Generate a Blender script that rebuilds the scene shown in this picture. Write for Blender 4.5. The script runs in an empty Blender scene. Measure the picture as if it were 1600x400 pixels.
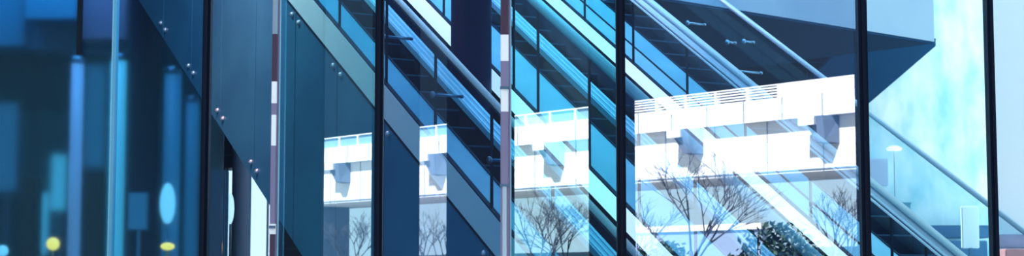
import bpy, bmesh, math, random
from mathutils import Vector, Matrix

random.seed(7)
SC = bpy.context.scene
COL = SC.collection

# ------------------------------------------------------------------ camera
EYE = 1.6
F = 2600.0                      # focal length in pixels of the 1600 px frame
PITCH = math.radians(5.3)
cam = bpy.data.objects.new('camera', bpy.data.cameras.new('camera'))
COL.objects.link(cam)
cam.location = (0, 0, EYE)
cam.rotation_euler = (math.pi / 2 + PITCH, 0, 0)
cam.data.sensor_width = 36
cam.data.lens = F * 36 / 1600
cam.data.clip_end = 400
cam.data.dof.use_dof = True
cam.data.dof.focus_distance = 15.5
cam.data.dof.aperture_fstop = 3.6
SC.camera = cam

# ------------------------------------------------------------------ world, sun, exposure
SC.view_settings.view_transform = 'Standard'
SC.view_settings.look = 'None'
SC.view_settings.gamma = 1
SC.view_settings.exposure = 0.0
SC.view_settings.use_curve_mapping = False
w = bpy.data.worlds.new('sky'); SC.world = w; w.use_nodes = True
bg = w.node_tree.nodes['Background']
bg.inputs[0].default_value = (0.66, 0.87, 1.0, 1)
bg.inputs[1].default_value = 1.8
sun = bpy.data.objects.new('sun', bpy.data.lights.new('sun', 'SUN'))
COL.objects.link(sun)
sun.data.energy = 20.0
sun.data.angle = math.radians(2)
sun.data.color = (1.0, 0.95, 0.93)
sun.rotation_euler = Vector((-0.36, 0.36, 0.86)).to_track_quat('Z', 'Y').to_euler()


def area_light(name, loc, target, size, energy, color, size_y=None):
    l = bpy.data.lights.new(name, 'AREA')
    l.energy = energy; l.color = color; l.size = size
    if size_y:
        l.shape = 'RECTANGLE'; l.size_y = size_y
    o = bpy.data.objects.new(name, l); COL.objects.link(o)
    o.location = loc
    o.rotation_euler = (Vector(loc) - Vector(target)).to_track_quat('Z', 'Y').to_euler()
    return o


area_light('hall_fill_light', (-1.0, 22, 9.2), (-1.0, 22, 0), 9, 900, (0.45, 0.75, 1.0), 12)  # unseen fill lamp added to light the hall
area_light('warm_flare_light', (-5.0, 21.5, 8.8), (-4.2, 25.0, 6.0), 0.8, 900, (1.0, 0.40, 0.34))  # unseen lamp added; its warm tint stands in for lens flare
area_light('escalator_fill_light', (3.2, 22.5, 9.9), (2.6, 22.5, 0), 5, 600, (0.75, 0.9, 1.0), 8)  # unseen fill lamp added to whiten the escalator decks
area_light('hall_rear_fill', (-9.5, 34.8, 9.6), (-9.5, 37, 0), 5, 350, (0.5, 0.72, 1.0), 1.5)  # unseen fill lamp added to brighten the rear bulkheads

for k, v in (('transparent_max_bounces', 48), ('max_bounces', 12), ('glossy_bounces', 5), ('use_denoising', True)):
    try:
        setattr(SC.cycles, k, v)
    except Exception:
        pass

# ------------------------------------------------------------------ geometry of the view
def ray(px, py):
    x, y, z = px - 800.0, F, 200.0 - py
    return Vector((x, y * math.cos(PITCH) - z * math.sin(PITCH), y * math.sin(PITCH) + z * math.cos(PITCH)))


def at(px, py, Y):
    r = ray(px, py)
    return r * (Y / r.y) + Vector((0, 0, EYE))


# the escalators all run along D; U points sideways (away), N is square to the incline
D = Vector((-0.43257608, 0.72620618, 0.53432436)).normalized()
H = Vector((D.x, D.y, 0)).normalized()
U = Vector((H.y, -H.x, 0))
N = U.cross(D)
COS = H.dot(D)
TAN = D.z / COS


def P(c, w_, s):
    return U * c + N * w_ + D * s + Vector((0, 0, EYE))


def PV(c, h, z):
    """point of the vertical plane c: h metres along the run, height z"""
    return U * c + H * h + Vector((0, 0, z))


def on_plane(px, py, c):
    r = ray(px, py)
    p = r * (c / U.dot(r))
    return p + Vector((0, 0, EYE))


def z_of(c, w_, h):
    """height at run position h of the line (c, w)"""
    base = N * w_
    h0 = H.dot(base)
    return base.z + (h - h0) * TAN + EYE


# ------------------------------------------------------------------ materials
def mat(name, color, rough=0.5, metal=0.0, spec=0.5, noise=None, emit=None, bump=0.0, coat=0.0):
    m = bpy.data.materials.new(name); m.use_nodes = True
    nt = m.node_tree; b = nt.nodes['Principled BSDF']
    b.inputs['Base Color'].default_value = (*color, 1)
    b.inputs['Roughness'].default_value = rough
    b.inputs['Metallic'].default_value = metal
    b.inputs['Specular IOR Level'].default_value = spec
    b.inputs['Coat Weight'].default_value = coat
    if noise:
        scale, c2, stretch = noise
        tc = nt.nodes.new('ShaderNodeTexCoord')
        mp = nt.nodes.new('ShaderNodeMapping'); mp.inputs['Scale'].default_value = stretch
        nz = nt.nodes.new('ShaderNodeTexNoise'); nz.inputs['Scale'].default_value = scale
        nz.inputs['Detail'].default_value = 4
        rp = nt.nodes.new('ShaderNodeValToRGB')
        rp.color_ramp.elements[0].position = 0.35; rp.color_ramp.elements[0].color = (*color, 1)
        rp.color_ramp.elements[1].position = 0.65; rp.color_ramp.elements[1].color = (*c2, 1)
        nt.links.new(tc.outputs['Object'], mp.inputs[0]); nt.links.new(mp.outputs[0], nz.inputs[0])
        nt.links.new(nz.outputs[0], rp.inputs[0]); nt.links.new(rp.outputs[0], b.inputs['Base Color'])
        if bump:
            bp = nt.nodes.new('ShaderNodeBump'); bp.inputs['Strength'].default_value = bump
            nt.links.new(nz.outputs[0], bp.inputs['Height']); nt.links.new(bp.outputs[0], b.inputs['Normal'])
    if emit:
        b.inputs['Emission Color'].default_value = (*emit[0], 1)
        b.inputs['Emission Strength'].default_value = emit[1]
    return m


def glass(name, tint, refl, rough=0.0, refl_color=(1, 1, 1)):
    m = bpy.data.materials.new(name); m.use_nodes = True
    nt = m.node_tree; nt.nodes.remove(nt.nodes['Principled BSDF'])
    out = nt.nodes['Material Output']
    t = nt.nodes.new('ShaderNodeBsdfTransparent'); t.inputs[0].default_value = (*tint, 1)
    g = nt.nodes.new('ShaderNodeBsdfGlossy'); g.inputs['Roughness'].default_value = rough
    g.inputs[0].default_value = (*refl_color, 1)
    mx = nt.nodes.new('ShaderNodeMixShader'); mx.inputs[0].default_value = refl
    nt.links.new(t.outputs[0], mx.inputs[1]); nt.links.new(g.outputs[0], mx.inputs[2])
    nt.links.new(mx.outputs[0], out.inputs[0])
    return m


def frosted(name, tint, rough):
    m = bpy.data.materials.new(name); m.use_nodes = True
    b = m.node_tree.nodes['Principled BSDF']
    b.inputs['Base Color'].default_value = (*tint, 1)
    b.inputs['Transmission Weight'].default_value = 1
    b.inputs['Roughness'].default_value = rough
    b.inputs['IOR'].default_value = 1.3
    return m


def tiled(name, c1, c2, line, sx, sz, lw=0.02, rough=0.6, metal=0.0, axis='XZ'):
    """panels c1/c2 with joints of colour line, sx by sz metres"""
    m = bpy.data.materials.new(name); m.use_nodes = True
    nt = m.node_tree; b = nt.nodes['Principled BSDF']
    b.inputs['Roughness'].default_value = rough; b.inputs['Metallic'].default_value = metal
    b.inputs['Specular IOR Level'].default_value = 0.12
    tc = nt.nodes.new('ShaderNodeTexCoord'); sp = nt.nodes.new('ShaderNodeSeparateXYZ')
    cb = nt.nodes.new('ShaderNodeCombineXYZ'); br = nt.nodes.new('ShaderNodeTexBrick')
    nt.links.new(tc.outputs['Object'], sp.inputs[0])
    nt.links.new(sp.outputs[axis[0]], cb.inputs[0]); nt.links.new(sp.outputs[axis[1]], cb.inputs[1])
    nt.links.new(cb.outputs[0], br.inputs[0])
    br.offset = 0.0
    br.inputs['Color1'].default_value = (*c1, 1); br.inputs['Color2'].default_value = (*c2, 1)
    br.inputs['Mortar'].default_value = (*line, 1); br.inputs['Scale'].default_value = 1
    br.inputs['Mortar Size'].default_value = lw; br.inputs['Brick Width'].default_value = sx
    br.inputs['Row Height'].default_value = sz
    nt.links.new(br.outputs[0], b.inputs['Base Color'])
    return m


M = {}
M['mullion'] = mat('mullion dark', (0.004, 0.008, 0.022), 0.45, 0.0, 0.10)
M['mullion_brown'] = mat('mullion bronze', (0.03, 0.012, 0.012), 0.4, 0.5)
M['glass_left'] = glass('facade glass blue', (0.50, 0.80, 0.95), 0.10)
M['glass_hall'] = glass('facade glass clear blue', (0.84, 0.92, 0.98), 0.08)
M['glass_mid'] = glass('facade glass teal', (0.56, 0.92, 0.98), 0.27)
M['glass_right'] = glass('facade glass pale', (0.72, 0.88, 1.0), 0.27)
M['glass_far'] = glass('facade glass cyan', (0.86, 0.97, 1.0), 0.10)
M['rail_glass'] = glass('balustrade glass', (0.78, 0.91, 0.96), 0.018, 0.02)
M['glass_plum'] = glass('facade glass violet', (0.66, 0.84, 0.98), 0.25)
M['frosted'] = frosted('frosted glass', (0.75, 0.95, 1.0), 0.17)
M['cladding'] = mat('cladding steel blue', (0.03, 0.17, 0.33), 0.30, 0.1, noise=(0.7, (0.045, 0.25, 0.42), (1, 1, 1)))
M['cladding_dark'] = mat('cladding navy', (0.006, 0.03, 0.09), 0.45, 0.0, 0.15)
M['fascia_teal'] = mat('fascia pale teal', (0.52, 0.80, 0.90), 0.4)
M['fascia_glow'] = mat('white skirt with glow', (0.85, 0.93, 0.97), 0.4, emit=((0.93, 0.97, 1.0), 1.7))  # emission added so the skirt bands stay bright white
M['deck_teal'] = mat('deck teal', (0.04, 0.28, 0.42), 0.35, noise=(2.5, (0.06, 0.33, 0.46), (1, 1, 1)))
M['deck_pale'] = mat('deck pale teal', (0.24, 0.58, 0.70), 0.35, noise=(1.6, (0.34, 0.70, 0.80), (1, 1, 1)))
M['deck_e3'] = mat('deck very pale', (0.50, 0.80, 0.88), 0.35, noise=(3, (0.58, 0.86, 0.92), (1, 1, 1)))
M['deck_blue'] = mat('deck mid blue', (0.03, 0.20, 0.36), 0.35)
M['gasket'] = mat('gasket', (0.006, 0.02, 0.05), 0.6, 0.0, 0.08)
M['step'] = mat('step dark', (0.004, 0.016, 0.045), 0.5, 0.0, 0.08)
M['nosing'] = mat('step nosing', (0.03, 0.10, 0.18), 0.5, 0.0, 0.2)
M['steel'] = mat('brushed steel', (0.55, 0.70, 0.82), 0.28, 0.85)
M['steel_dark'] = mat('dark steel', (0.12, 0.22, 0.34), 0.3, 0.8)
M['rail_pale'] = mat('handrail pale', (0.62, 0.80, 0.94), 0.3, 0.2)
M['rail_teal'] = mat('handrail teal', (0.26, 0.60, 0.74), 0.3, 0.1)
M['rail_line'] = mat('rail bright line', (0.60, 0.85, 0.95), 0.3)
M['bolt'] = mat('bolt steel', (0.55, 0.62, 0.72), 0.35, 0.6)
M['white_paint_glint'] = mat('white paint and reflections', (0.96, 0.93, 0.95), 0.4)  # white paint, also used for the painted reflections on the posts
M['plum'] = mat('plum anodised', (0.26, 0.22, 0.36), 0.35, 0.3)
M['plum_dark'] = mat('plum dark', (0.07, 0.035, 0.07), 0.4, 0.3)
M['wall_dark'] = tiled('back wall navy panels', (0.003, 0.014, 0.045), (0.004, 0.017, 0.05), (0.02, 0.06, 0.12), 2.6, 0.62, 0.012)
M['wall_blue'] = tiled('side wall blue', (0.008, 0.045, 0.09), (0.04, 0.19, 0.25), (0.01, 0.03, 0.07), 1.3, 1.9, 0.03)
M['ceiling'] = mat('ceiling navy', (0.02, 0.05, 0.1), 0.8)
M['floor'] = tiled('stone floor', (0.06, 0.10, 0.14), (0.07, 0.11, 0.16), (0.03, 0.05, 0.07), 0.9, 0.9, 0.01, 0.3, axis='XY')
M['concrete'] = mat('beam concrete', (0.42, 0.58, 0.74), 0.8, noise=(0.8, (0.50, 0.66, 0.80), (1, 1, 1)))
M['column_dark'] = mat('column navy', (0.008, 0.012, 0.05), 0.5, 0.0, 0.08)
M['column_grey'] = mat('column grey', (0.28, 0.36, 0.52), 0.6)
M['bright_wall'] = mat('pale rendered wall', (0.36, 0.72, 0.78), 0.8, noise=(1.1, (0.90, 0.98, 0.98), (1.3, 1, 0.6)), bump=0.5)
M['white_wall'] = mat('white wall', (0.95, 0.96, 0.98), 0.7)
M['blue_panel'] = mat('blue bulkhead', (0.01, 0.20, 0.36), 0.6)
M['flare_panel'] = mat('flare tinted panel', (0.16, 0.12, 0.22), 0.6)  # purple of the warm flare put into the panel colour
M['black'] = mat('near black', (0.004, 0.01, 0.02), 0.5)
M['lit_lavender'] = mat('lit lavender', (0.2, 0.3, 0.5), 0.5, emit=((0.44, 0.48, 0.72), 0.6))
M['lit_teal'] = mat('lit teal', (0.2, 0.4, 0.5), 0.5, emit=((0.20, 0.66, 0.80), 0.85))
M['lit_cyan'] = mat('lit cyan', (0.2, 0.4, 0.5), 0.5, emit=((0.62, 0.90, 1.0), 1.3))
M['lit_blue'] = mat('lit blue', (0.05, 0.2, 0.4), 0.5, emit=((0.08, 0.34, 0.52), 0.4))
M['lit_amber'] = mat('amber lamp', (0.8, 0.6, 0.2), 0.5, emit=((1.0, 0.34, 0.05), 4.5))
M['bridge_white'] = mat('bridge white paint', (0.93, 0.90, 0.90), 0.6)
M['bridge_grey'] = mat('bracket grey', (0.16, 0.22, 0.33), 0.6)
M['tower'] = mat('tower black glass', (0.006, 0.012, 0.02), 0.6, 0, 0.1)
M['pier'] = mat('blocker black', (0.004, 0.006, 0.010), 0.8, 0, 0.05)
M['far_wall'] = tiled('pale office wall', (0.34, 0.46, 0.56), (0.28, 0.40, 0.52), (0.10, 0.16, 0.26), 3.4, 1.5, 0.10)
M['bark'] = mat('bark', (0.07, 0.08, 0.12), 0.9)
M['leaf'] = mat('leaf green', (0.004, 0.02, 0.012), 0.7, noise=(9, (0.02, 0.07, 0.04), (1, 1, 1)))
M['paving'] = tiled('street paving', (0.20, 0.22, 0.24), (0.23, 0.25, 0.27), (0.1, 0.1, 0.12), 1.2, 1.2, 0.01, axis='XY')
M['bounce_plaza'] = tiled('pale plaza paving', (0.34, 0.36, 0.38), (0.38, 0.40, 0.42), (0.2, 0.22, 0.24), 1.2, 1.2, 0.01, axis='XY')
M['lavender_pale'] = mat('pale lavender', (0.62, 0.66, 0.82), 0.7)
M['soffit_shade'] = mat('soffit navy', (0.012, 0.07, 0.16), 0.8, 0.0, 0.1)
M['red'] = mat('pink red panel', (0.85, 0.30, 0.28), 0.6)
M['navy_mid'] = mat('navy mid', (0.03, 0.14, 0.28), 0.5)

# ------------------------------------------------------------------ object helpers
def obj(name, bm, m, parent=None, smooth=False, origin=None):
    me = bpy.data.meshes.new(name)
    bmesh.ops.recalc_face_normals(bm, faces=bm.faces[:])
    if origin is None:
        if parent is not None:
            origin = Vector((0, 0, 0))
        else:
            xs = [v.co for v in bm.verts]
            origin = Vector(((min(v.x for v in xs) + max(v.x for v in xs)) / 2,
                             (min(v.y for v in xs) + max(v.y for v in xs)) / 2, min(v.z for v in xs)))
    if parent is not None:
        off = parent.matrix_world.translation if False else Vector(parent['_o']) if '_o' in parent else Vector((0, 0, 0))
        for v in bm.verts:
            v.co -= off
    else:
        for v in bm.verts:
            v.co -= origin
    bm.to_mesh(me); bm.free()
    for mm in (m if isinstance(m, (list, tuple)) else [m]):
        me.materials.append(mm)
    if smooth:
        for p in me.polygons:
            p.use_smooth = True
    o = bpy.data.objects.new(name, me); COL.objects.link(o)
    if parent is not None:
        o.parent = parent
        OFF[o.name] = Vector((0, 0, 0))
        o['_o'] = tuple(off)
    else:
        o.location = origin
        o['_o'] = tuple(origin)
    return o


OFF = {}


def tag(o, label=None, cat=None, group=None, kind=None):
    if label: o['label'] = label
    if cat: o['category'] = cat
    if group: o['group'] = group
    if kind: o['kind'] = kind
    return o


def thing(name, loc, label, cat, group=None, kind=None):
    o = bpy.data.objects.new(name, None); COL.objects.link(o)
    o.location = loc; o.empty_display_size = 0.2
    o['_o'] = tuple(loc)
    return tag(o, label, cat, group, kind)


def hexa(bm, pts, mi=0):
    """pts: 4 of one end, 4 of the other, same order"""
    vs = [bm.verts.new(p) for p in pts]
    fs = [(0, 1, 2, 3), (4, 5, 6, 7), (0, 1, 5, 4), (1, 2, 6, 5), (2, 3, 7, 6), (3, 0, 4, 7)]
    for f in fs:
        fc = bm.faces.new([vs[i] for i in f]); fc.material_index = mi
    return vs


def box(bm, a, b, mi=0):
    x0, y0, z0 = a; x1, y1, z1 = b
    return hexa(bm, [(x0, y0, z0), (x1, y0, z0), (x1, y0, z1), (x0, y0, z1),
                     (x0, y1, z0), (x1, y1, z0), (x1, y1, z1), (x0, y1, z1)], mi)


def strip(bm, c0, c1, w0, w1, s0, s1, mi=0):
    """bar running along the incline"""
    hexa(bm, [P(c0, w0, s0), P(c1, w0, s0), P(c1, w1, s0), P(c0, w1, s0),
              P(c0, w0, s1), P(c1, w0, s1), P(c1, w1, s1), P(c0, w1, s1)], mi)


def tube(bm, a, b, r0, r1=None, n=12, cap=True):
    a = Vector(a); b = Vector(b); r1 = r0 if r1 is None else r1
    q = (b - a).to_track_quat('Z', 'Y')
    A, B = [], []
    for i in range(n):
        t = 2 * math.pi * i / n
        v = q @ Vector((math.cos(t), math.sin(t), 0))
        A.append(bm.verts.new(a + v * r0)); B.append(bm.verts.new(b + v * r1))
    for i in range(n):
        bm.faces.new((A[i], A[(i + 1) % n], B[(i + 1) % n], B[i]))
    if cap:
        bm.faces.new(A[::-1]); bm.faces.new(B)


def lathe(bm, base, prof, n=24, axis=Vector((0, 0, 1))):
    q = Vector(axis).to_track_quat('Z', 'Y'); base = Vector(base)
    rings = []
    for r, h in prof:
        rings.append([bm.verts.new(base + q @ Vector((r * math.cos(2 * math.pi * i / n), r * math.sin(2 * math.pi * i / n), h))) for i in range(n)])
    for a, b in zip(rings, rings[1:]):
        for i in range(n):
            bm.faces.new((a[i], a[(i + 1) % n], b[(i + 1) % n], b[i]))
    bm.faces.new(rings[0][::-1]); bm.faces.new(rings[-1])


def B():
    return bmesh.new()


def X(px, Y):
    return (px - 800) * Y / (F * math.cos(PITCH))   # good enough near the horizon rows


# ================================================================== THE SETTING
FY = 13.0            # plane of the glass facade
ROOF = 10.4


def struct(name, bm, m, label=None, cat=None):
    o = obj(name, bm, m)
    o['kind'] = 'structure'
    return o


b = B(); box(b, (-30, FY - 0.2, -0.3), (7.2, 52, 0)); struct('floor', b, M['floor'])
b = B(); box(b, (7.2, FY - 0.2, -0.3), (26, 52, 0)); o = struct('ground', b, M['bounce_plaza'])  # unseen ground made pale to bounce sun onto the right walls
b = B(); box(b, (-60, -90, -0.4), (60, FY - 0.2, -0.02)); struct('ground', b, M['paving'])
b = B(); box(b, (-20, FY + 0.2, ROOF), (7.2, 46, ROOF + 0.4)); struct('ceiling', b, M['ceiling'])
b = B(); box(b, (-20, FY + 0.2, 0), (-19.6, 46, ROOF)); struct('wall_left', b, M['wall_blue'])

# back wall in three pieces round the bright opening below the escalator
BY = 44.0
ox0, ox1 = at(352, 300, BY).x, at(432, 300, BY).x
oz1 = at(400, 262, BY).z
b = B()
box(b, (-19.6, BY, 0), (ox0, BY + 0.3, ROOF)); box(b, (ox1, BY, 0), (at(1347, 100, BY).x, BY + 0.3, ROOF))
box(b, (ox0, BY, oz1), (ox1, BY + 0.3, ROOF))
struct('wall_back', b, M['wall_dark'])
b = B()
for x in (ox0 + 0.04, (ox0 + ox1) / 2 + 0.45, ox1 - 0.04):
    box(b, (x - 0.03, BY + 0.02, 0), (x + 0.03, BY + 0.1, oz1))
box(b, (ox0, BY + 0.02, 0.9), (ox1, BY + 0.1, 1.0)); box(b, (ox0, BY + 0.02, oz1 - 0.08), (ox1, BY + 0.1, oz1))
struct('window_10', b, M['white_paint_glint'])

# pale textured wall beyond the open right end, white wall beside it
WX0 = at(1349, 200, 46).x; WX1 = at(1546, 200, 46).x
b = B(); box(b, (WX0, 46, 0), (WX1, 46.4, 14)); struct('wall_right', b, M['bright_wall'])
b = B(); box(b, (at(1553, 200, 40).x, 40, 0), (at(1553, 200, 40).x + 6, 40.4, 14)); struct('wall_end', b, M['white_wall'])

# ---- facade: mullions and panes
GZ0, GZ1 = 0.05, 9.6


def fx(px, Y=FY):
    return at(px, 200, Y).x


mulls = [(177, 3, 'rail_teal'), (322, 12, 'mullion'), (592.5, 13, 'mullion'), (970, 14, 'mullion'), (1349, 14, 'mullion'), (1549, 10, 'mullion')]
for i, (px, wd, mm) in enumerate(mulls):
    x = fx(px); hw = wd / 2 * FY / F
    b = B()
    box(b, (x - hw, FY - 0.05, 0), (x + hw, FY + 0.05, 9.7))
    box(b, (x - hw * 0.35, FY - 0.09, 0), (x + hw * 0.35, FY - 0.05, 9.7))
    box(b, (x - hw * 0.6, FY + 0.05, 0), (x + hw * 0.6, FY + 0.10, 9.7))
    struct('trim_%d' % (i + 1), b, M[mm])
b = B(); box(b, (-19.8, FY - 0.12, 9.7), (7.2, FY + 0.2, ROOF + 0.4)); struct('trim_7', b, M['mullion'])
b = B(); box(b, (fx(-400), FY - 0.06, 0), (fx(1700), FY + 0.06, 0.05)); struct('trim_8', b, M['mullion'])
edges = [(-60, 176, 'glass_left'), (178, 318, 'glass_left'), (326, 427, 'glass_hall'), (430, 588, 'glass_mid'), (597, 788, 'glass_plum'),
         (791, 965, 'glass_mid'), (975, 1344, 'glass_right'), (1354, 1545, 'glass_far'), (1553, 1660, 'glass_far')]
for i, (a, c, g) in enumerate(edges):
    b = B(); box(b, (fx(a), FY - 0.006, GZ0), (fx(c), FY + 0.006, GZ1))
    struct('window_%d' % (i + 1), b, M[g])


# ---- polished posts in front of the facade
def steel_post(px, segs, label, wpx, Y=FY - 0.16):
    x = fx(px, Y); hw = wpx / 2 * Y / F
    t = thing('steel_post', (x, Y, 0), label, 'post')
    z = lambda py: at(px, py, Y).z
    b = B(); box(b, (x - hw, Y - 0.02, 0), (x + hw, Y + 0.02, 9.6)); box(b, (x + hw, Y - 0.005, 0), (x + hw + 0.012, Y + 0.015, 9.6))
    obj('core', b, M['plum'], t)
    b = B(); box(b, (x + hw + 0.012, Y - 0.004, 0), (x + hw + 0.020, Y + 0.012, 9.6)); obj('glass_edge', b, M['rail_teal'], t)
    for (y0, y1, mm, k) in segs:
        b = B(); e = hw * k
        hexa(b, [(x - e, Y - 0.02, z(y1)), (x + e, Y - 0.02, z(y1)), (x + e, Y - 0.02, z(y0)), (x - e, Y - 0.02, z(y0)),
                 (x - e * 0.8, Y - 0.034, z(y1)), (x + e * 0.8, Y - 0.034, z(y1)), (x + e * 0.8, Y - 0.034, z(y0)), (x - e * 0.8, Y - 0.034, z(y0))])
        obj('reflection_band', b, M[mm], t)  # bands paint the reflections of the polished steel
    for y0 in (138, 290) if px > 600 else (355,):
        b = B(); box(b, (x - hw * 1.1, Y - 0.045, z(y0 + 2)), (x + hw * 1.1, Y - 0.018, z(y0 - 2))); obj('joint_ring', b, M['steel_dark'], t)
    for y0 in (20, 400):
        b = B(); box(b, (x - 0.012, Y + 0.02, z(y0) - 0.03), (x + 0.012, FY - 0.004, z(y0) + 0.03)); obj('fixing', b, M['steel_dark'], t)
    return t


steel_post(428.5, [(-200, 54, 'steel', 0.9), (54, 128, 'plum_dark', 1.0), (128, 162, 'white_paint_glint', 1.0), (162, 180, 'plum', 1.0),
                   (180, 228, 'white_paint_glint', 0.9), (228, 350, 'plum', 0.9), (350, 366, 'white_paint_glint', 1.25), (366, 420, 'plum_dark', 0.9)],
           'slim polished post with painted white reflections beside the riveted blue panels', 9)
steel_post(788.5, [(-200, 55, 'plum_dark', 1.0), (55, 96, 'white_paint_glint', 1.0), (96, 137, 'plum', 1.0), (140, 175, 'white_paint_glint', 0.95),
                   (175, 289, 'plum', 0.9), (292, 420, 'steel', 0.6)],
           'wider plum coloured metal post with a bright cyan edge at mid facade', 13)

# ================================================================== ESCALATORS
W0 = -7.66
S0, S1 = 10.2, 33.0
C1, C2, C3 = 9.0, 10.87, 13.43


def seam_h(px, c):
    p = on_plane(px, 200, c)
    return H.dot(p)


def step_mesh(c0, c1, s, rise=0.235, tread=0.40):
    bm = B()
    h = s * COS + H.dot(N * W0)
    z = z_of(0, W0, h) - 0.06
    def q(c, hh, zz):
        return U * c + H * hh + Vector((0, 0, zz))
    hexa(bm, [q(c0, h, z - 0.02), q(c1, h, z - 0.02), q(c1, h, z - 0.26), q(c0, h, z - 0.26),
              q(c0, h + tread * .93, z - 0.02), q(c1, h + tread * .93, z - 0.02), q(c1, h + tread * .93, z - 0.26), q(c0, h + tread * .93, z - 0.26)], 0)
    hexa(bm, [q(c0, h, z), q(c1, h, z), q(c1, h, z - 0.02), q(c0, h, z - 0.02),
              q(c0, h + 0.05, z), q(c1, h + 0.05, z), q(c1, h + 0.05, z - 0.02), q(c0, h + 0.05, z - 0.02)], 1)
    return bm


def rail_profile(bm, c, w_, wd, ht, s0, s1):
    """rounded handrail running along the incline"""
    n = 12; rings = []
    for s in (s0, s1):
        ring = []
        for i in range(n):
            t = 2 * math.pi * i / n
            cx = math.copysign(abs(math.cos(t)) ** 0.6, math.cos(t)) * wd / 2
            wy = math.copysign(abs(math.sin(t)) ** 0.6, math.sin(t)) * ht / 2
            ring.append(bm.verts.new(P(c + cx, w_ + wy, s)))
        rings.append(ring)
    for i in range(n):
        bm.faces.new((rings[0][i], rings[0][(i + 1) % n], rings[1][(i + 1) % n], rings[1][i]))
    bm.faces.new(rings[0]); bm.faces.new(rings[1][::-1])


def vpanel(bm, c0, c1, h0, h1, wlo, whi):
    """panel of the vertical plane c between two plumb joints, its top and bottom along the incline"""
    pts = []
    for c in (c0, c1):
        pts += [PV(c, h0, z_of(c, wlo, h0)), PV(c, h1, z_of(c, wlo, h1)), PV(c, h1, z_of(c, whi, h1)), PV(c, h0, z_of(c, whi, h0))]
    hexa(bm, pts)


def bolt(p, parent, r=0.042):
    bm = B()
    lathe(bm, p, [(r, 0), (r, 0.012), (r * 0.8, 0.03), (r * 0.55, 0.04), (r * 0.2, 0.046)], 14, -U)
    return obj('bolt', bm, M['bolt'], parent, True)


def bracket(p, parent, length, m='steel_dark'):
    bm = B()
    lathe(bm, p - U * 0.03, [(0.035, 0), (0.04, 0.01), (0.04, 0.03), (0.03, 0.04)], 14, U)
    tube(bm, p, p + U * length, 0.018)
    lathe(bm, p + U * length, [(0.022, 0), (0.022, 0.03), (0.012, 0.04)], 10, U)
    return obj('bracket', bm, M[m], parent, True)


def escalator(c, label, cladding_w, fascia_w, fascia_m, clad_m, decks, steps, far_c, rail_w, rail, seams, far_rail=None, far_m='cladding_dark'):
    root = thing('escalator', tuple(P(c + 0.5, W0, S0) * 1.0), label, 'escalator', 'escalators behind the glass facade')
    # outer cladding, panel by panel
    hs = [seam_h(px, c) for px in seams]
    hs = [hs[0] + (hs[0] - hs[1]) * 3] + hs + [S0 * COS + H.dot(N * W0)]
    hs = [h for h in hs]
    for k in range(len(hs) - 1):
        h1, h0 = hs[k], hs[k + 1]
        bm = B(); vpanel(bm, c, c + 0.05, h0 + 0.012, h1 - 0.012, cladding_w, fascia_w - 0.03)
        p = obj('cladding_panel', bm, M[clad_m], root)
        if clad_m == 'cladding' and k < len(seams):
            hb = hs[k + 1]
            for dh in (0.10, -0.13):
                if k < 6:
                    bolt(PV(c, hb + dh, z_of(c, cladding_w + 0.17, hb + dh)), p)
                if k >= 3:
                    bolt(PV(c, hb + dh, z_of(c, fascia_w - 0.12, hb + dh)), p)
        # glass of the near balustrade
        bm = B(); vpanel(bm, c + 0.02, c + 0.035, h0 + 0.008, h1 - 0.008, W0 - 0.02, rail_w)
        g = obj('glass_panel', bm, M['rail_glass'], root)
        bm = B(); vpanel(bm, c + 0.012, c + 0.043, h0 - 0.009, h0 + 0.009, W0 - 0.02, rail_w)
        obj('seam_strip', bm, M['gasket'], g)
    # truss body behind the cladding
    bm = B(); strip(bm, c + 0.051, far_c + 0.02, cladding_w + 0.05, W0 - 0.36, S0, S1); obj('truss', bm, M['gasket'], root)
    bm = B(); strip(bm, far_c + 0.021, far_c + 0.05, cladding_w, W0 - 0.02, S0, S1); obj('back_cladding', bm, M['cladding_dark'], root)
    # skirt fascia with its dark joints
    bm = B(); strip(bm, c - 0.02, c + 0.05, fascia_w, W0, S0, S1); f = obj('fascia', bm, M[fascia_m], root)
    bm = B(); strip(bm, c - 0.022, c + 0.05, fascia_w - 0.035, fascia_w - 0.001, S0, S1); strip(bm, c - 0.01, c + 0.05, W0 + 0.001, W0 + 0.018, S0, S1)
    obj('gasket_strip', bm, M['gasket'], f)
    for (a, e, m) in decks:
        bm = B(); strip(bm, a, e - 0.03, W0 - 0.05, W0, S0, S1); d = obj('deck_strip', bm, M[m], root)
        bm = B(); strip(bm, e - 0.029, e, W0 - 0.05, W0 + 0.012, S0, S1); obj('gasket_strip', bm, M['gasket'], d)
    a, e = steps
    s = S0 + 0.3
    while s < S1 - 1:
        bm = step_mesh(a + 0.01, e - 0.01, s)
        obj('step', bm, [M['step'], M['nosing']], root)
        s += 0.40 / COS
    # handrail
    ww, hh, mm = rail
    bm = B(); rail_profile(bm, c + 0.02, rail_w + hh / 2, ww, hh, S0, S1); r = obj('handrail', bm, M[mm], root, True)
    bm = B(); strip(bm, c - 0.01, c + 0.045, rail_w - 0.02, rail_w - 0.001, S0, S1); obj('rail_channel', bm, M['steel_dark'], r)
    # far balustrade
    if far_rail:
        fr, fm, band = far_rail
        if band:
            bm = B(); strip(bm, band[0], band[1], W0 - 0.04, W0 + 0.03, S0, S1); d = obj('inner_deck', bm, M['rail_teal'], root)
            wdt = band[1] - band[0]
            for q in (0.12, 0.45, 0.78):
                bm = B(); strip(bm, band[0] + wdt * q, band[0] + wdt * (q + 0.12), W0 + 0.031, W0 + 0.04, S0, S1); obj('guide_line', bm, M['rail_line'], d)
        if fr is not None:
            bm = B(); rail_profile(bm, far_c, fr, 0.07, 0.06, S0, S1); obj('handrail', bm, M[fm], root, True)
            bm = B(); strip(bm, far_c - 0.006, far_c + 0.006, W0, fr - 0.02, S0, S1); obj('glass_panel', bm, M['rail_glass'], root)
    return root


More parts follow.
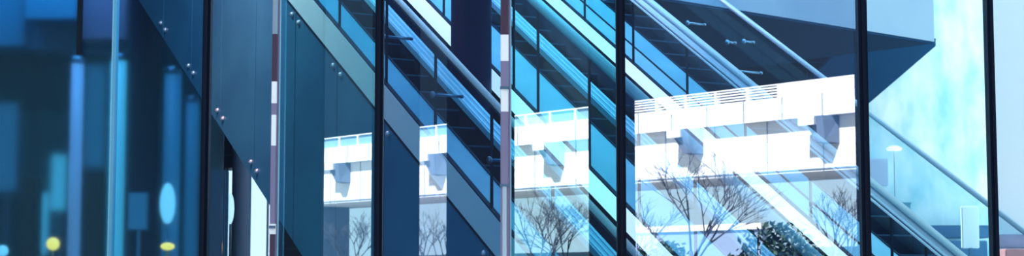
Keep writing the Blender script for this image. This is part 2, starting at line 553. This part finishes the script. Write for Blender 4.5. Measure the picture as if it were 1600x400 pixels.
seams1 = [178, 214, 252, 297, 344, 398, 460, 526, 600, 677, 765, 860]
e1 = escalator(C1, 'nearest escalator, its blue cladding panels riveted, with a pale teal fascia', -10.7, -8.0, 'fascia_teal', 'cladding',
               [(C1 + 0.05, 9.41, 'deck_teal')], (9.42, 9.84), 10.12, -6.68, (0.07, 0.06, 'white_paint_glint'), seams1, (None, 'rail_teal', (9.86, 10.11)))
for px, py in ((600, 57), (677, 148), (766, 250), (526, -30)):
    bracket(on_plane(px, py, C1), e1, 0.36)
seams2 = [560, 600, 642, 690, 742, 800, 838, 918, 995, 1082, 1180]
e2 = escalator(C2, 'middle escalator, a white skirt with added glow under its pale teal deck', -9.6, -7.885, 'fascia_glow', 'cladding_dark',
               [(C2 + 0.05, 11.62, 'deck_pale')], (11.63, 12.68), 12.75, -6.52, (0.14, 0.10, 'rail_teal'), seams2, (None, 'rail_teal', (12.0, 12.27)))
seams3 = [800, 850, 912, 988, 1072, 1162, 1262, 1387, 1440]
e3 = escalator(C3, 'farthest escalator, with a thick pale handrail and white skirt', -9.6, -7.83, 'fascia_glow', 'cladding_dark',
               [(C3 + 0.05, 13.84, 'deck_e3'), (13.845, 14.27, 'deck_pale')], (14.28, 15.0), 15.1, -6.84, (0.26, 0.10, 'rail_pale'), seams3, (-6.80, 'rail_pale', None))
bm = B(); rail_profile(bm, C3 - 0.02, -6.84 + 0.13, 0.12, 0.05, S0, S1); obj('handrail_cap', bm, M['rail_line'], e3, True)
for q in (-0.155, -0.12):
    bm = B(); strip(bm, C3 + q, C3 + q + 0.02, -6.84 + 0.01 + (q + 0.155), -6.84 + 0.03 + (q + 0.155), S0, S1); obj('rail_trim', bm, M['rail_line'], e3)
for px, py, L in ((1075, 36, 0.3), (1150, 111, 0.45), (1137, 66, 0.12), (1163, 65, 0.15)):
    bracket(on_plane(px, py, 15.15), e3, L, 'steel')

# ---- dark column between the first two escalators
def round_column(px0, px1, Y, m, label, name='round_column', top=ROOF - 0.02):
    xc = (at(px0, 200, Y).x + at(px1, 200, Y).x) / 2; r = (at(px1, 200, Y).x - at(px0, 200, Y).x) / 2
    bm = B(); lathe(bm, (xc, Y, 0), [(r * 1.12, 0), (r * 1.12, 0.12), (r, 0.14), (r, top - 0.2), (r * 1.08, top - 0.18), (r * 1.08, top)], 40)
    o = obj(name, bm, M[m], None, True)
    return tag(o, label, 'column')


round_column(704, 768, 21.4, 'column_dark', 'dark navy round column rising between the first two escalators')
round_column(201, 250, 35.5, 'column_dark', 'wide navy column in the blurred hall at the left')
round_column(364, 394, 41.0, 'column_grey', 'pale grey column in front of the bright opening')

# ---- concrete beam, upper right
z0 = at(1060, 0, 26).z
p0 = at(1000, -10, 25.4); p1 = at(1460, 65, 30.5)
p0.z = p1.z = at(1460, 65, 30.5).z
bm = B()
dv = (p1 - p0).normalized(); nv = Vector((-dv.y, dv.x, 0))
hexa(bm, [p0, p1, p1 + nv * 7.0, p0 + nv * 7.0] + [q + Vector((0, 0, 4.4)) for q in (p0, p1, p1 + nv * 7.0, p0 + nv * 7.0)])
o = struct('slab_beam', bm, M['concrete']); o.name = 'beam'
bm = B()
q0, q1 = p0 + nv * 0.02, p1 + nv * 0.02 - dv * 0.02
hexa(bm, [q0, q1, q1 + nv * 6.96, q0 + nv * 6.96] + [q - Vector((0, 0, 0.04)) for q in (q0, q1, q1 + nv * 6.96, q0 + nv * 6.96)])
struct('soffit_shade_sheet', bm, M['soffit_shade'])  # dark sheet added to paint the shade under the beam

# dark slab added for the soft shade under the beam, sloping down left
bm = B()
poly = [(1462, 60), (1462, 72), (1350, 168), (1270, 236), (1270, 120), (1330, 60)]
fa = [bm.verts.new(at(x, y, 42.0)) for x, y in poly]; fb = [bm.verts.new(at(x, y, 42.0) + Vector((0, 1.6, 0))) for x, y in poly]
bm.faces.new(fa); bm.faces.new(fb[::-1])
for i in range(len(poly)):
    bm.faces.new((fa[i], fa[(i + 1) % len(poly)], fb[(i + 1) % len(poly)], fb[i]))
o = struct('shade_slab', bm, M['soffit_shade']); o['label'] = 'dark blue slab of shade under the concrete beam'

# ================================================================== BLURRED HALL AT THE LEFT
def px_box(name, x0, y0, x1, y1, Y, depth, m, label=None, cat=None, group=None, kind=None, parent=None, bev=0.02):
    a = at((x0 + x1) / 2, y1, Y); c = at((x0 + x1) / 2, y0, Y)
    xa = at(x0, (y0 + y1) / 2, Y).x; xb = at(x1, (y0 + y1) / 2, Y).x
    bm = B(); box(bm, (xa, Y, a.z), (xb, Y + depth, c.z))
    if bev:
        bmesh.ops.bevel(bm, geom=bm.edges[:], offset=min(bev, (xb - xa) * 0.2), segments=2, affect='EDGES')
    o = obj(name, bm, M[m], parent)
    if label: tag(o, label, cat, group)
    if kind: o['kind'] = kind
    return o


# frosted screen standing between hall and escalators
sy = 33.0
bm = B(); box(bm, (at(-60, 200, sy).x, sy, 0), (at(350, 200, sy).x, sy + 0.03, 9.9)); o = struct('window_11', bm, M['frosted'])
bm = B(); box(bm, (-18.5, 39.5, 0.0), (at(345, 200, 39.5).x, 39.7, ROOF - 0.01)); struct('wall_inner', bm, M['wall_blue'])
px_box('bulkhead', -60, -120, 40, 72, 36.5, 1.0, 'blue_panel', kind='structure')
px_box('bulkhead', 41, -120, 121, 30, 36.0, 1.2, 'blue_panel', kind='structure')
px_box('bulkhead', 41, 31, 200, 78, 36.9, 1.0, 'navy_mid', kind='structure')
px_box('bulkhead', 126, -120, 199, 62, 36.3, 0.5, 'flare_panel', kind='structure')


bm = B(); box(bm, (at(119, 85, 32.8).x, 32.8, at(122, 85, 32.8).z), (at(125, 85, 32.8).x, 32.95, ROOF - 0.01)); struct('trim_9', bm, M['black'])


def light_column(x0, x1, y0, m, label, Y=35.5):
    xc = at((x0 + x1) / 2, 200, Y).x; r = (at(x1, 200, Y).x - at(x0, 200, Y).x) / 2
    zt = at(x0, y0, Y).z
    t = thing('light_column', (xc, Y, 0), label, 'lamp', 'tall lit tubes in the left hall')
    bm = B(); lathe(bm, (xc, Y, 0), [(r * 1.2, 0), (r * 1.2, 0.10), (r, 0.14)], 20); obj('base', bm, M['steel_dark'], t, True)
    bm = B(); lathe(bm, (xc, Y, 0.14), [(r, 0), (r, zt - 0.3)], 20); obj('diffuser', bm, M[m], t, True)
    bm = B(); lathe(bm, (xc, Y, zt - 0.16), [(r, 0), (r * 1.1, 0.03), (r * 1.1, 0.14)], 20); obj('cap', bm, M['steel_dark'], t, True)


light_column(110, 129, 88, 'lit_lavender', 'tall lavender light tube, leftmost in the blurred hall')
light_column(172, 196, 84, 'lit_teal', 'tall teal light tube left of the navy column')
light_column(256, 282, 105, 'lit_blue', 'tall dim blue light tube right of the navy column')
light_column(291, 311, 150, 'lit_blue', 'tall dim teal tube nearest the riveted panels', 36.4)


def lantern(px, py, rpx, Y, m, label, hpx=None):
    p = at(px, py, Y); r = rpx * Y / F; h = (hpx or rpx) * Y / F
    t = thing('lamp', (p.x, Y, 0), label, 'lamp', 'small lamps in the left hall')
    bm = B(); lathe(bm, (p.x, Y, 0), [(0.16, 0), (0.16, 0.03), (0.03, 0.05), (0.025, p.z - h)], 16); obj('stand', bm, M['steel_dark'], t, True)
    bm = B()
    lathe(bm, (p.x, Y, p.z), [(r * math.cos(a), h * math.sin(a)) for a in [math.radians(x) for x in range(-80, 81, 16)]], 20)
    obj('shade', bm, M[m], t, True)


lantern(83, 381, 10, 34.4, 'lit_amber', 'round amber lamp glowing low in the left hall')
lantern(262, 385, 11, 33.9, 'lit_amber', 'dim amber lamp under the tall cyan glow', 6)
lantern(4, 392, 9, 34.4, 'lit_cyan', 'small cyan lamp at the very left edge')
lantern(262, 318, 12, 34.8, 'lit_cyan', 'added tall cyan glow below the dim blue tube', 32)  # glow added to brighten the foot of the tube
lantern(360, 326, 6, 38.2, 'lit_cyan', 'slim white gleam just left of the grey column', 24)  # a gleam, built as a glowing shape on a stand

cnt = 0
for x0, y0, x1, y1, m, lab in [(32, 275, 58, 400, 'black', 'black display cabinet in the left hall, leftmost'),
                               (128, 268, 158, 400, 'black', 'dark cabinet between the lavender and teal tubes'),
                               (326, 265, 352, 400, 'navy_mid', 'navy cabinet left of the slim white gleam')]:
    Y = 36.0 if cnt < 2 else 36.2
    a = at((x0 + x1) / 2, y0, Y); xa, xb = at(x0, 300, Y).x, at(x1, 300, Y).x
    t = thing('display_cabinet', ((xa + xb) / 2, Y, 0), lab, 'cabinet')
    bm = B(); box(bm, (xa, Y, 0.08), (xb, Y + 0.45, a.z)); bmesh.ops.bevel(bm, geom=bm.edges[:], offset=0.015, segments=1, affect='EDGES'); obj('body', bm, M[m], t)
    bm = B(); box(bm, (xa + 0.03, Y - 0.03, 0.12), (xb - 0.03, Y - 0.001, a.z - 0.06)); dd = obj('door', bm, M[m], t)
    bm = B(); tube(bm, (xb - 0.08, Y - 0.05, 1.0), (xb - 0.08, Y - 0.05, 1.3), 0.012); box(bm, (xb - 0.086, Y - 0.05, 1.05), (xb - 0.074, Y - 0.03, 1.07)); obj('handle', bm, M['steel'], dd)
    bm = B(); box(bm, (xa + 0.02, Y + 0.02, 0), (xb - 0.02, Y + 0.43, 0.08)); obj('plinth', bm, M['black'], t)
    cnt += 1
for x0, y0, x1, y1, m, lab in [(60, 300, 78, 400, 'lit_teal', 'narrow added teal glow panel right of the leftmost cabinet'),
                               (80, 240, 106, 330, 'lit_teal', 'broad added teal glow panel above the round amber lamp'),
                               (-10, 160, 30, 300, 'lit_blue', 'dim blue added glow panel at the left edge'),
                               (200, 300, 232, 360, 'lit_blue', 'pale blue added glow panel at the foot of the navy column'),
                               (134, 100, 168, 262, 'lit_blue', 'large dim blue added glow panel over the dark cabinet')]:
    Y = 39.2 if x0 != 200 else 34.6
    p = at((x0 + x1) / 2, (y0 + y1) / 2, Y)
    t = thing('glow_panel', (p.x, Y, 0), lab, 'glow_panel', 'added glow panels in the left hall')  # glowing panels added for the soft patches of light
    xa, xb = at(x0, y0, Y).x, at(x1, y0, Y).x; za, zb = at(x0, y1, Y).z, at(x0, y0, Y).z
    bm = B(); box(bm, (xa, Y, za), (xb, Y + 0.06, zb)); obj('frame', bm, M['navy_mid'], t)
    bm = B(); box(bm, (xa + 0.03, Y - 0.012, za + 0.03), (xb - 0.03, Y - 0.001, zb - 0.03)); obj('display', bm, M[m], t)
    bm = B(); box(bm, (p.x - 0.03, Y + 0.061, 0), (p.x + 0.03, Y + 0.11, zb - 0.05)); box(bm, (p.x - 0.2, Y - 0.1, 0), (p.x + 0.2, Y + 0.25, 0.03)); obj('stand', bm, M['steel_dark'], t)

# ================================================================== RIGHT END
Y = 43.0
px_box('planter_wall', 1440, 352, 1546, 372, 45.0, 0.8, 'navy_mid', 'long low blue ledge at the foot of the pale wall', 'ledge')
px_box('storage_bench', 1440, 376, 1545, 560, 44.0, 0.8, 'navy_mid', 'dark blue bench below the ledge by the pale wall', 'bench')
px_box('wall_panel', 1357, 248, 1388, 290, 45.6, 0.3, 'lavender_pale', 'pale lavender square panel low on the teal wall beside the black mullion', 'panel')
t = px_box('sign_panel', 1503, 322, 1530, 388, 42.5, 0.12, 'white_wall')
tag(t, 'small white upright panel on a post before the pale wall', 'sign')
bm = B(); xx = at(1516, 380, 42.56).x; box(bm, (xx - 0.04, 42.52, 0), (xx + 0.04, 42.6, at(1516, 388, 42.5).z + 0.01)); obj('post', bm, M['steel_dark'], t)
px_box('railing_wall', 1556, 366, 1640, 388, 39.0, 0.3, 'column_grey', 'grey blue low wall at the right edge of the picture', 'wall')
px_box('red_bench', 1572, 389, 1640, 460, 38.4, 0.5, 'red', 'pink red bench at the bottom right corner', 'bench')
bm = B(); p = at(1417, 318, 40.0); box(bm, (p.x - 0.09, 40, 0), (p.x + 0.09, 40.18, p.z)); box(bm, (p.x - 0.11, 39.98, p.z), (p.x + 0.11, 40.2, p.z + 0.03))
tag(obj('square_post', bm, M['rail_teal']), 'short teal square post behind the thick handrail', 'post')
bm = B(); p = at(1397, 232, 40.5)
lathe(bm, p, [(0.17, -0.05), (0.19, 0.0), (0.12, 0.05), (0.02, 0.07)], 20)
t = tag(obj('street_lamp', bm, mat('lamp white', (1, 1, 1), 0.4, emit=((1, 1, 1), 2.0)), None, True), 'oval white lamp glowing before the pale wall', 'lamp')
bm = B(); tube(bm, (p.x, 40.5, 0.0), (p.x, 40.5, p.z - 0.04), 0.013); obj('pole', bm, M['white_paint_glint'], t)

# ================================================================== ACROSS THE STREET (seen mirrored in the facade)
def mir(v):
    return Vector((v.x, 2 * FY - v.y, v.z))


VA, VB = at(505, 440, 60.0), at(1343, 440, 60.0 * 1865 / 2703)
MA, MB_ = mir(VA), mir(VB)
MA.z = MB_.z = 0
BD = (MB_ - MA).normalized()               # along the bridge, left to right in the picture
BN = Vector((-BD.y, BD.x, 0))
if BN.dot(Vector((0, 13, 0)) - MA) < 0:
    BN = -BN                                # towards the street
LEN = (MB_ - MA).length


def t_of(px, off=0.0):
    """run position along the bridge of a picture column"""
    r = ray(px, 440); dirv = Vector((r.x, -r.y, 0)); org = Vector((0, 2 * FY, 0))
    base = MA + BN * off
    # org + k*dirv = base + t*BD
    det = dirv.x * (-BD.y) + dirv.y * BD.x
    q = base - org
    k = (q.x * (-BD.y) + q.y * BD.x) / det
    pnt = org + dirv * k
    return (pnt - base).dot(BD), k


def zb(px, py, off=0.0):
    t, k = t_of(px, off)
    r = ray(px, py); r2 = ray(px, 440)
    return EYE + r.z * (k * r2.y / r.y)


def bbox(bm, t0, t1, o0, o1, z0, z1, mi=0):
    q = lambda t, o, z: MA + BD * t + BN * o + Vector((0, 0, z))
    hexa(bm, [q(t0, o0, z0), q(t1, o0, z0), q(t1, o0, z1), q(t0, o0, z1), q(t0, o1, z0), q(t1, o1, z0), q(t1, o1, z1), q(t0, o1, z1)], mi)


def zavg(l, r):
    return (zb(505, l) + zb(1343, r)) / 2


zt, zf, zl, zw = zavg(218, 117), zavg(231, 140), zavg(255, 178), zavg(318, 262)
T0, T1 = -6.0, LEN + 3.0
bridge = thing('footbridge', tuple(MA + BD * LEN / 2), 'long white footbridge reflected in the glass facade', 'bridge')
bm = B(); bbox(bm, T0, T1, -0.18, 0.0, zl, zf); bridge_f = obj('fascia', bm, M['bridge_white'], bridge)
bm = B()
t = T0 + 0.7
while t < T1:
    bbox(bm, t, t + 0.025, 0.0, 0.012, zl, zf); t += 1.35
obj('joint', bm, M['bridge_grey'], bridge_f)
OFFW = -0.20
bm = B(); bbox(bm, T0, T1, OFFW - 3.0, OFFW, zw, zl - 0.0); wl = obj('side_wall', bm, M['bridge_white'], bridge)
bm = B()
t = T0 + 0.4
while t < T1:
    bbox(bm, t, t + 0.02, OFFW, OFFW + 0.012, zw, zl); t += 1.9
bbox(bm, T0, T1, OFFW, OFFW + 0.02, zw + 0.05, zw + 0.08)
obj('joint', bm, M['bridge_grey'], wl)
bm = B(); bbox(bm, T0, T1, -3.2, -0.26, zl + 0.01, zl + 0.14); obj('deck', bm, M['bridge_grey'], bridge)
# railing: louvres on the right part, glazed bays elsewhere
tl0, tl1 = t_of(985)[0], t_of(1218)[0]
zr = zt - zf
for k in range(4):
    zz = zf + zr * (0.13 + 0.22 * k)
    bm = B(); bbox(bm, tl0, tl1, -0.07, -0.04, zz, zz + zr * 0.11); obj('louvre', bm, M['bridge_white'], bridge)
bm = B(); bbox(bm, tl1, T1, -0.14, -0.02, zf, zt); obj('parapet', bm, M['bridge_white'], bridge)
bm = B(); bbox(bm, T0, tl0, -0.09, -0.07, zf, zt); obj('railing_glass', bm, mat('railing glass', (0.25, 0.45, 0.62), 0.3), bridge)
bm = B(); bbox(bm, T0, T1, -0.14, -0.02, zt, zt + 0.03); obj('top_rail', bm, M['bridge_white'], bridge)
t = T0
while t < tl1:
    bm = B(); bbox(bm, t, t + 0.07, -0.16, 0.0, zf, zt); obj('rail_post', bm, M['bridge_white'], bridge); t += 1.15
# wedge brackets under the fascia
for px in (528, 677, 860, 1075, 1286):
    t, _ = t_of(px)
    q = lambda tt, o, z: MA + BD * tt + BN * o + Vector((0, 0, z))
    hgt = (zl - zw) * 0.50
    bm = B()
    ztop = zl - 0.02
    vs = [q(t - 0.45, OFFW + 0.01, ztop), q(t + 0.45, OFFW + 0.01, ztop), q(t + 0.45, OFFW + 0.01, ztop - hgt), q(t - 0.05, OFFW + 0.01, ztop - hgt),
          q(t - 0.45, 0.22, ztop), q(t + 0.25, 0.22, ztop), q(t + 0.25, 0.12, ztop - hgt * 0.95), q(t - 0.02, 0.12, ztop - hgt * 0.95)]
    hexa(bm, vs); br_ = obj('bracket', bm, M['bridge_grey'], bridge)
    bm = B(); bbox(bm, t - 0.5, t + 0.02, 0.05, 0.28, ztop - 0.22, ztop + 0.0); obj('lamp_head', bm, M['bridge_white'], br_)
for px in (440, 1480):
    t, _ = t_of(px)
    bm = B(); bbox(bm, t - 0.6, t + 0.6, -2.6, -0.8, -0.02, zw); obj('pier', bm, M['bridge_grey'], bridge)

# dark tower added behind the bridge to keep sky out of the reflection
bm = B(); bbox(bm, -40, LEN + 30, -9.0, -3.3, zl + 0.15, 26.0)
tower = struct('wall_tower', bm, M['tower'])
# pale office building further back, under and beyond the bridge
bm = B(); bbox(bm, -30, LEN + 14, -16, -15, 0, 2.9)
o = tag(obj('office_building', bm, M['far_wall']), 'pale blue office front reflected below the white footbridge', 'building')
t = -12.0
while t < LEN + 8:
    for zz in (1.2,):
        bm = B(); bbox(bm, t, t + 1.3, -14.99, -14.93, zz, zz + 1.0); wn = obj('window', bm, M['navy_mid'], o)
    t += 2.6

# black blockers added behind the camera to break the reflection into pieces
PY_ = 36.0
for x0, x1, lab in [(-260, 503, 'broad dark blocker'), (581, 654, 'a'), (698, 804, 'b'), (921, 992, 'c'), (1344, 1760, 'd')]:
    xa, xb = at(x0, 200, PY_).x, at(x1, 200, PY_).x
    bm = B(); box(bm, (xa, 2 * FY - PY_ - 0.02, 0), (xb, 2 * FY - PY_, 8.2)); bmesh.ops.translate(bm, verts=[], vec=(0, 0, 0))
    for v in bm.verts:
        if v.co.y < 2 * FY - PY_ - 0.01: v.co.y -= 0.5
    o = struct('reflection_blocker', bm, M['pier'])

# low white wall, hedges and bare trees under the bridge
def place(px, off):
    t, k = t_of(px, off)
    return MA + BN * off + BD * t


bm = B()
GO = 0.6
ta, tb = t_of(985, GO)[0], t_of(1190, GO)[0]
bbox(bm, ta, tb, GO - 0.25, GO - 0.05, 0, zb(1080, 352, GO) - 0.16)
gw = tag(obj('garden_wall', bm, M['column_grey']), 'low white garden wall reflected under the footbridge', 'wall')


bm = B(); bbox(bm, ta, tb, GO - 0.3, GO, zb(1080, 352, GO) - 0.159, zb(1080, 352, GO)); obj('coping', bm, M['bridge_white'], gw)


def hedge(px, py, wpx, off, label, seed):
    rnd = random.Random(seed)
    c = place(px, off); top = zb(px, py, off); t, k = t_of(px, off)
    wd = wpx * k * ray(px, 440).y / F / 2 / 1.0 * 1.0
    root = thing('hedge', (c.x, c.y, -0.02), label, 'hedge', 'hedges by the street')
    bm = B()
    for i in range(1500):
        a = rnd.uniform(-1, 1); zz = rnd.random() ** 0.6
        o_ = rnd.uniform(-0.5, 0.5)
        e = top * (1 - 0.25 * a * a)
        p = c + BD * a * wd + BN * o_ + Vector((0, 0, 0.1 + zz * (e - 0.1)))
        s = rnd.uniform(0.05, 0.12)
        n1 = Vector((rnd.uniform(-1, 1), rnd.uniform(-1, 1), rnd.uniform(-1, 1))).normalized(); n2 = n1.orthogonal().normalized()
        vs = [bm.verts.new(p + n1 * s), bm.verts.new(p + n2 * s * .5), bm.verts.new(p - n1 * s), bm.verts.new(p - n2 * s * .5)]
        bm.faces.new(vs)
    obj('foliage', bm, M['leaf'], root)
    bm = B()
    for i in range(9):
        a = -0.9 + 0.225 * i
        tube(bm, c + BD * a * wd + Vector((0, 0, -0.02)), c + BD * a * wd + Vector((0, 0, top * 0.7)), 0.03, 0.015, 6)
    obj('stems', bm, M['bark'], root)


hedge(1215, 348, 150, 3.6, 'dark green hedge reflected low between the escalator rails', 3)
hedge(1040, 378, 90, 4.4, 'small green hedge reflected at the foot of the facade', 4)


def bare_tree(px, off, top_py, label, seed):
    rnd = random.Random(seed)
    c = place(px, off); top = zb(px, top_py, off)
    root = thing('bare_tree', (c.x, c.y, -0.02), label, 'tree', 'bare trees by the street')
    bt = B(); bb = B()
    hgt = top * 0.45
    tube(bt, c + Vector((0, 0, -0.02)), c + Vector((0, 0, hgt)), 0.07, 0.05, 8)
    def grow(p, d, l, r, n):
        q = p + d * l
        tube(bb, p, q, r, r * 0.65, 5, False)
        if n == 0: return
        for _ in range(3 if n > 1 else 4):
            dd = (d + Vector((rnd.uniform(-.8, .8), rnd.uniform(-.8, .8), rnd.uniform(-.25, .55)))).normalized()
            grow(p + d * l * rnd.uniform(0.55, 1.0), dd, l * rnd.uniform(0.6, 0.8), r * 0.6, n - 1)
    for _ in range(4):
        dd = Vector((rnd.uniform(-.7, .7), rnd.uniform(-.7, .7), 1)).normalized()
        grow(c + Vector((0, 0, hgt * rnd.uniform(0.8, 1.0))), dd, top * 0.24, 0.03, 4)
    obj('trunk', bt, M['bark'], root, True); obj('branches', bb, M['bark'], root)


bare_tree(1080, 4.6, 205, 'bare branched tree reflected before the white footbridge wall', 11)
bare_tree(1010, 2.0, 300, 'small bare tree reflected at the left of the wide pane', 12)
bare_tree(840, 1.4, 285, 'bare tree reflected in the middle pane', 13)
bare_tree(885, -4.5, 300, 'slender bare tree reflected beside the middle pane edge', 14)
bare_tree(677, 1.2, 320, 'bare tree reflected in the narrow white strip', 15)
bare_tree(540, 1.2, 325, 'bare tree reflected lower left under the footbridge', 16)
bare_tree(1300, 1.5, 275, 'bare tree reflected at the right end of the footbridge', 17)

for o in list(bpy.data.objects):
    if '_o' in o: del o['_o']
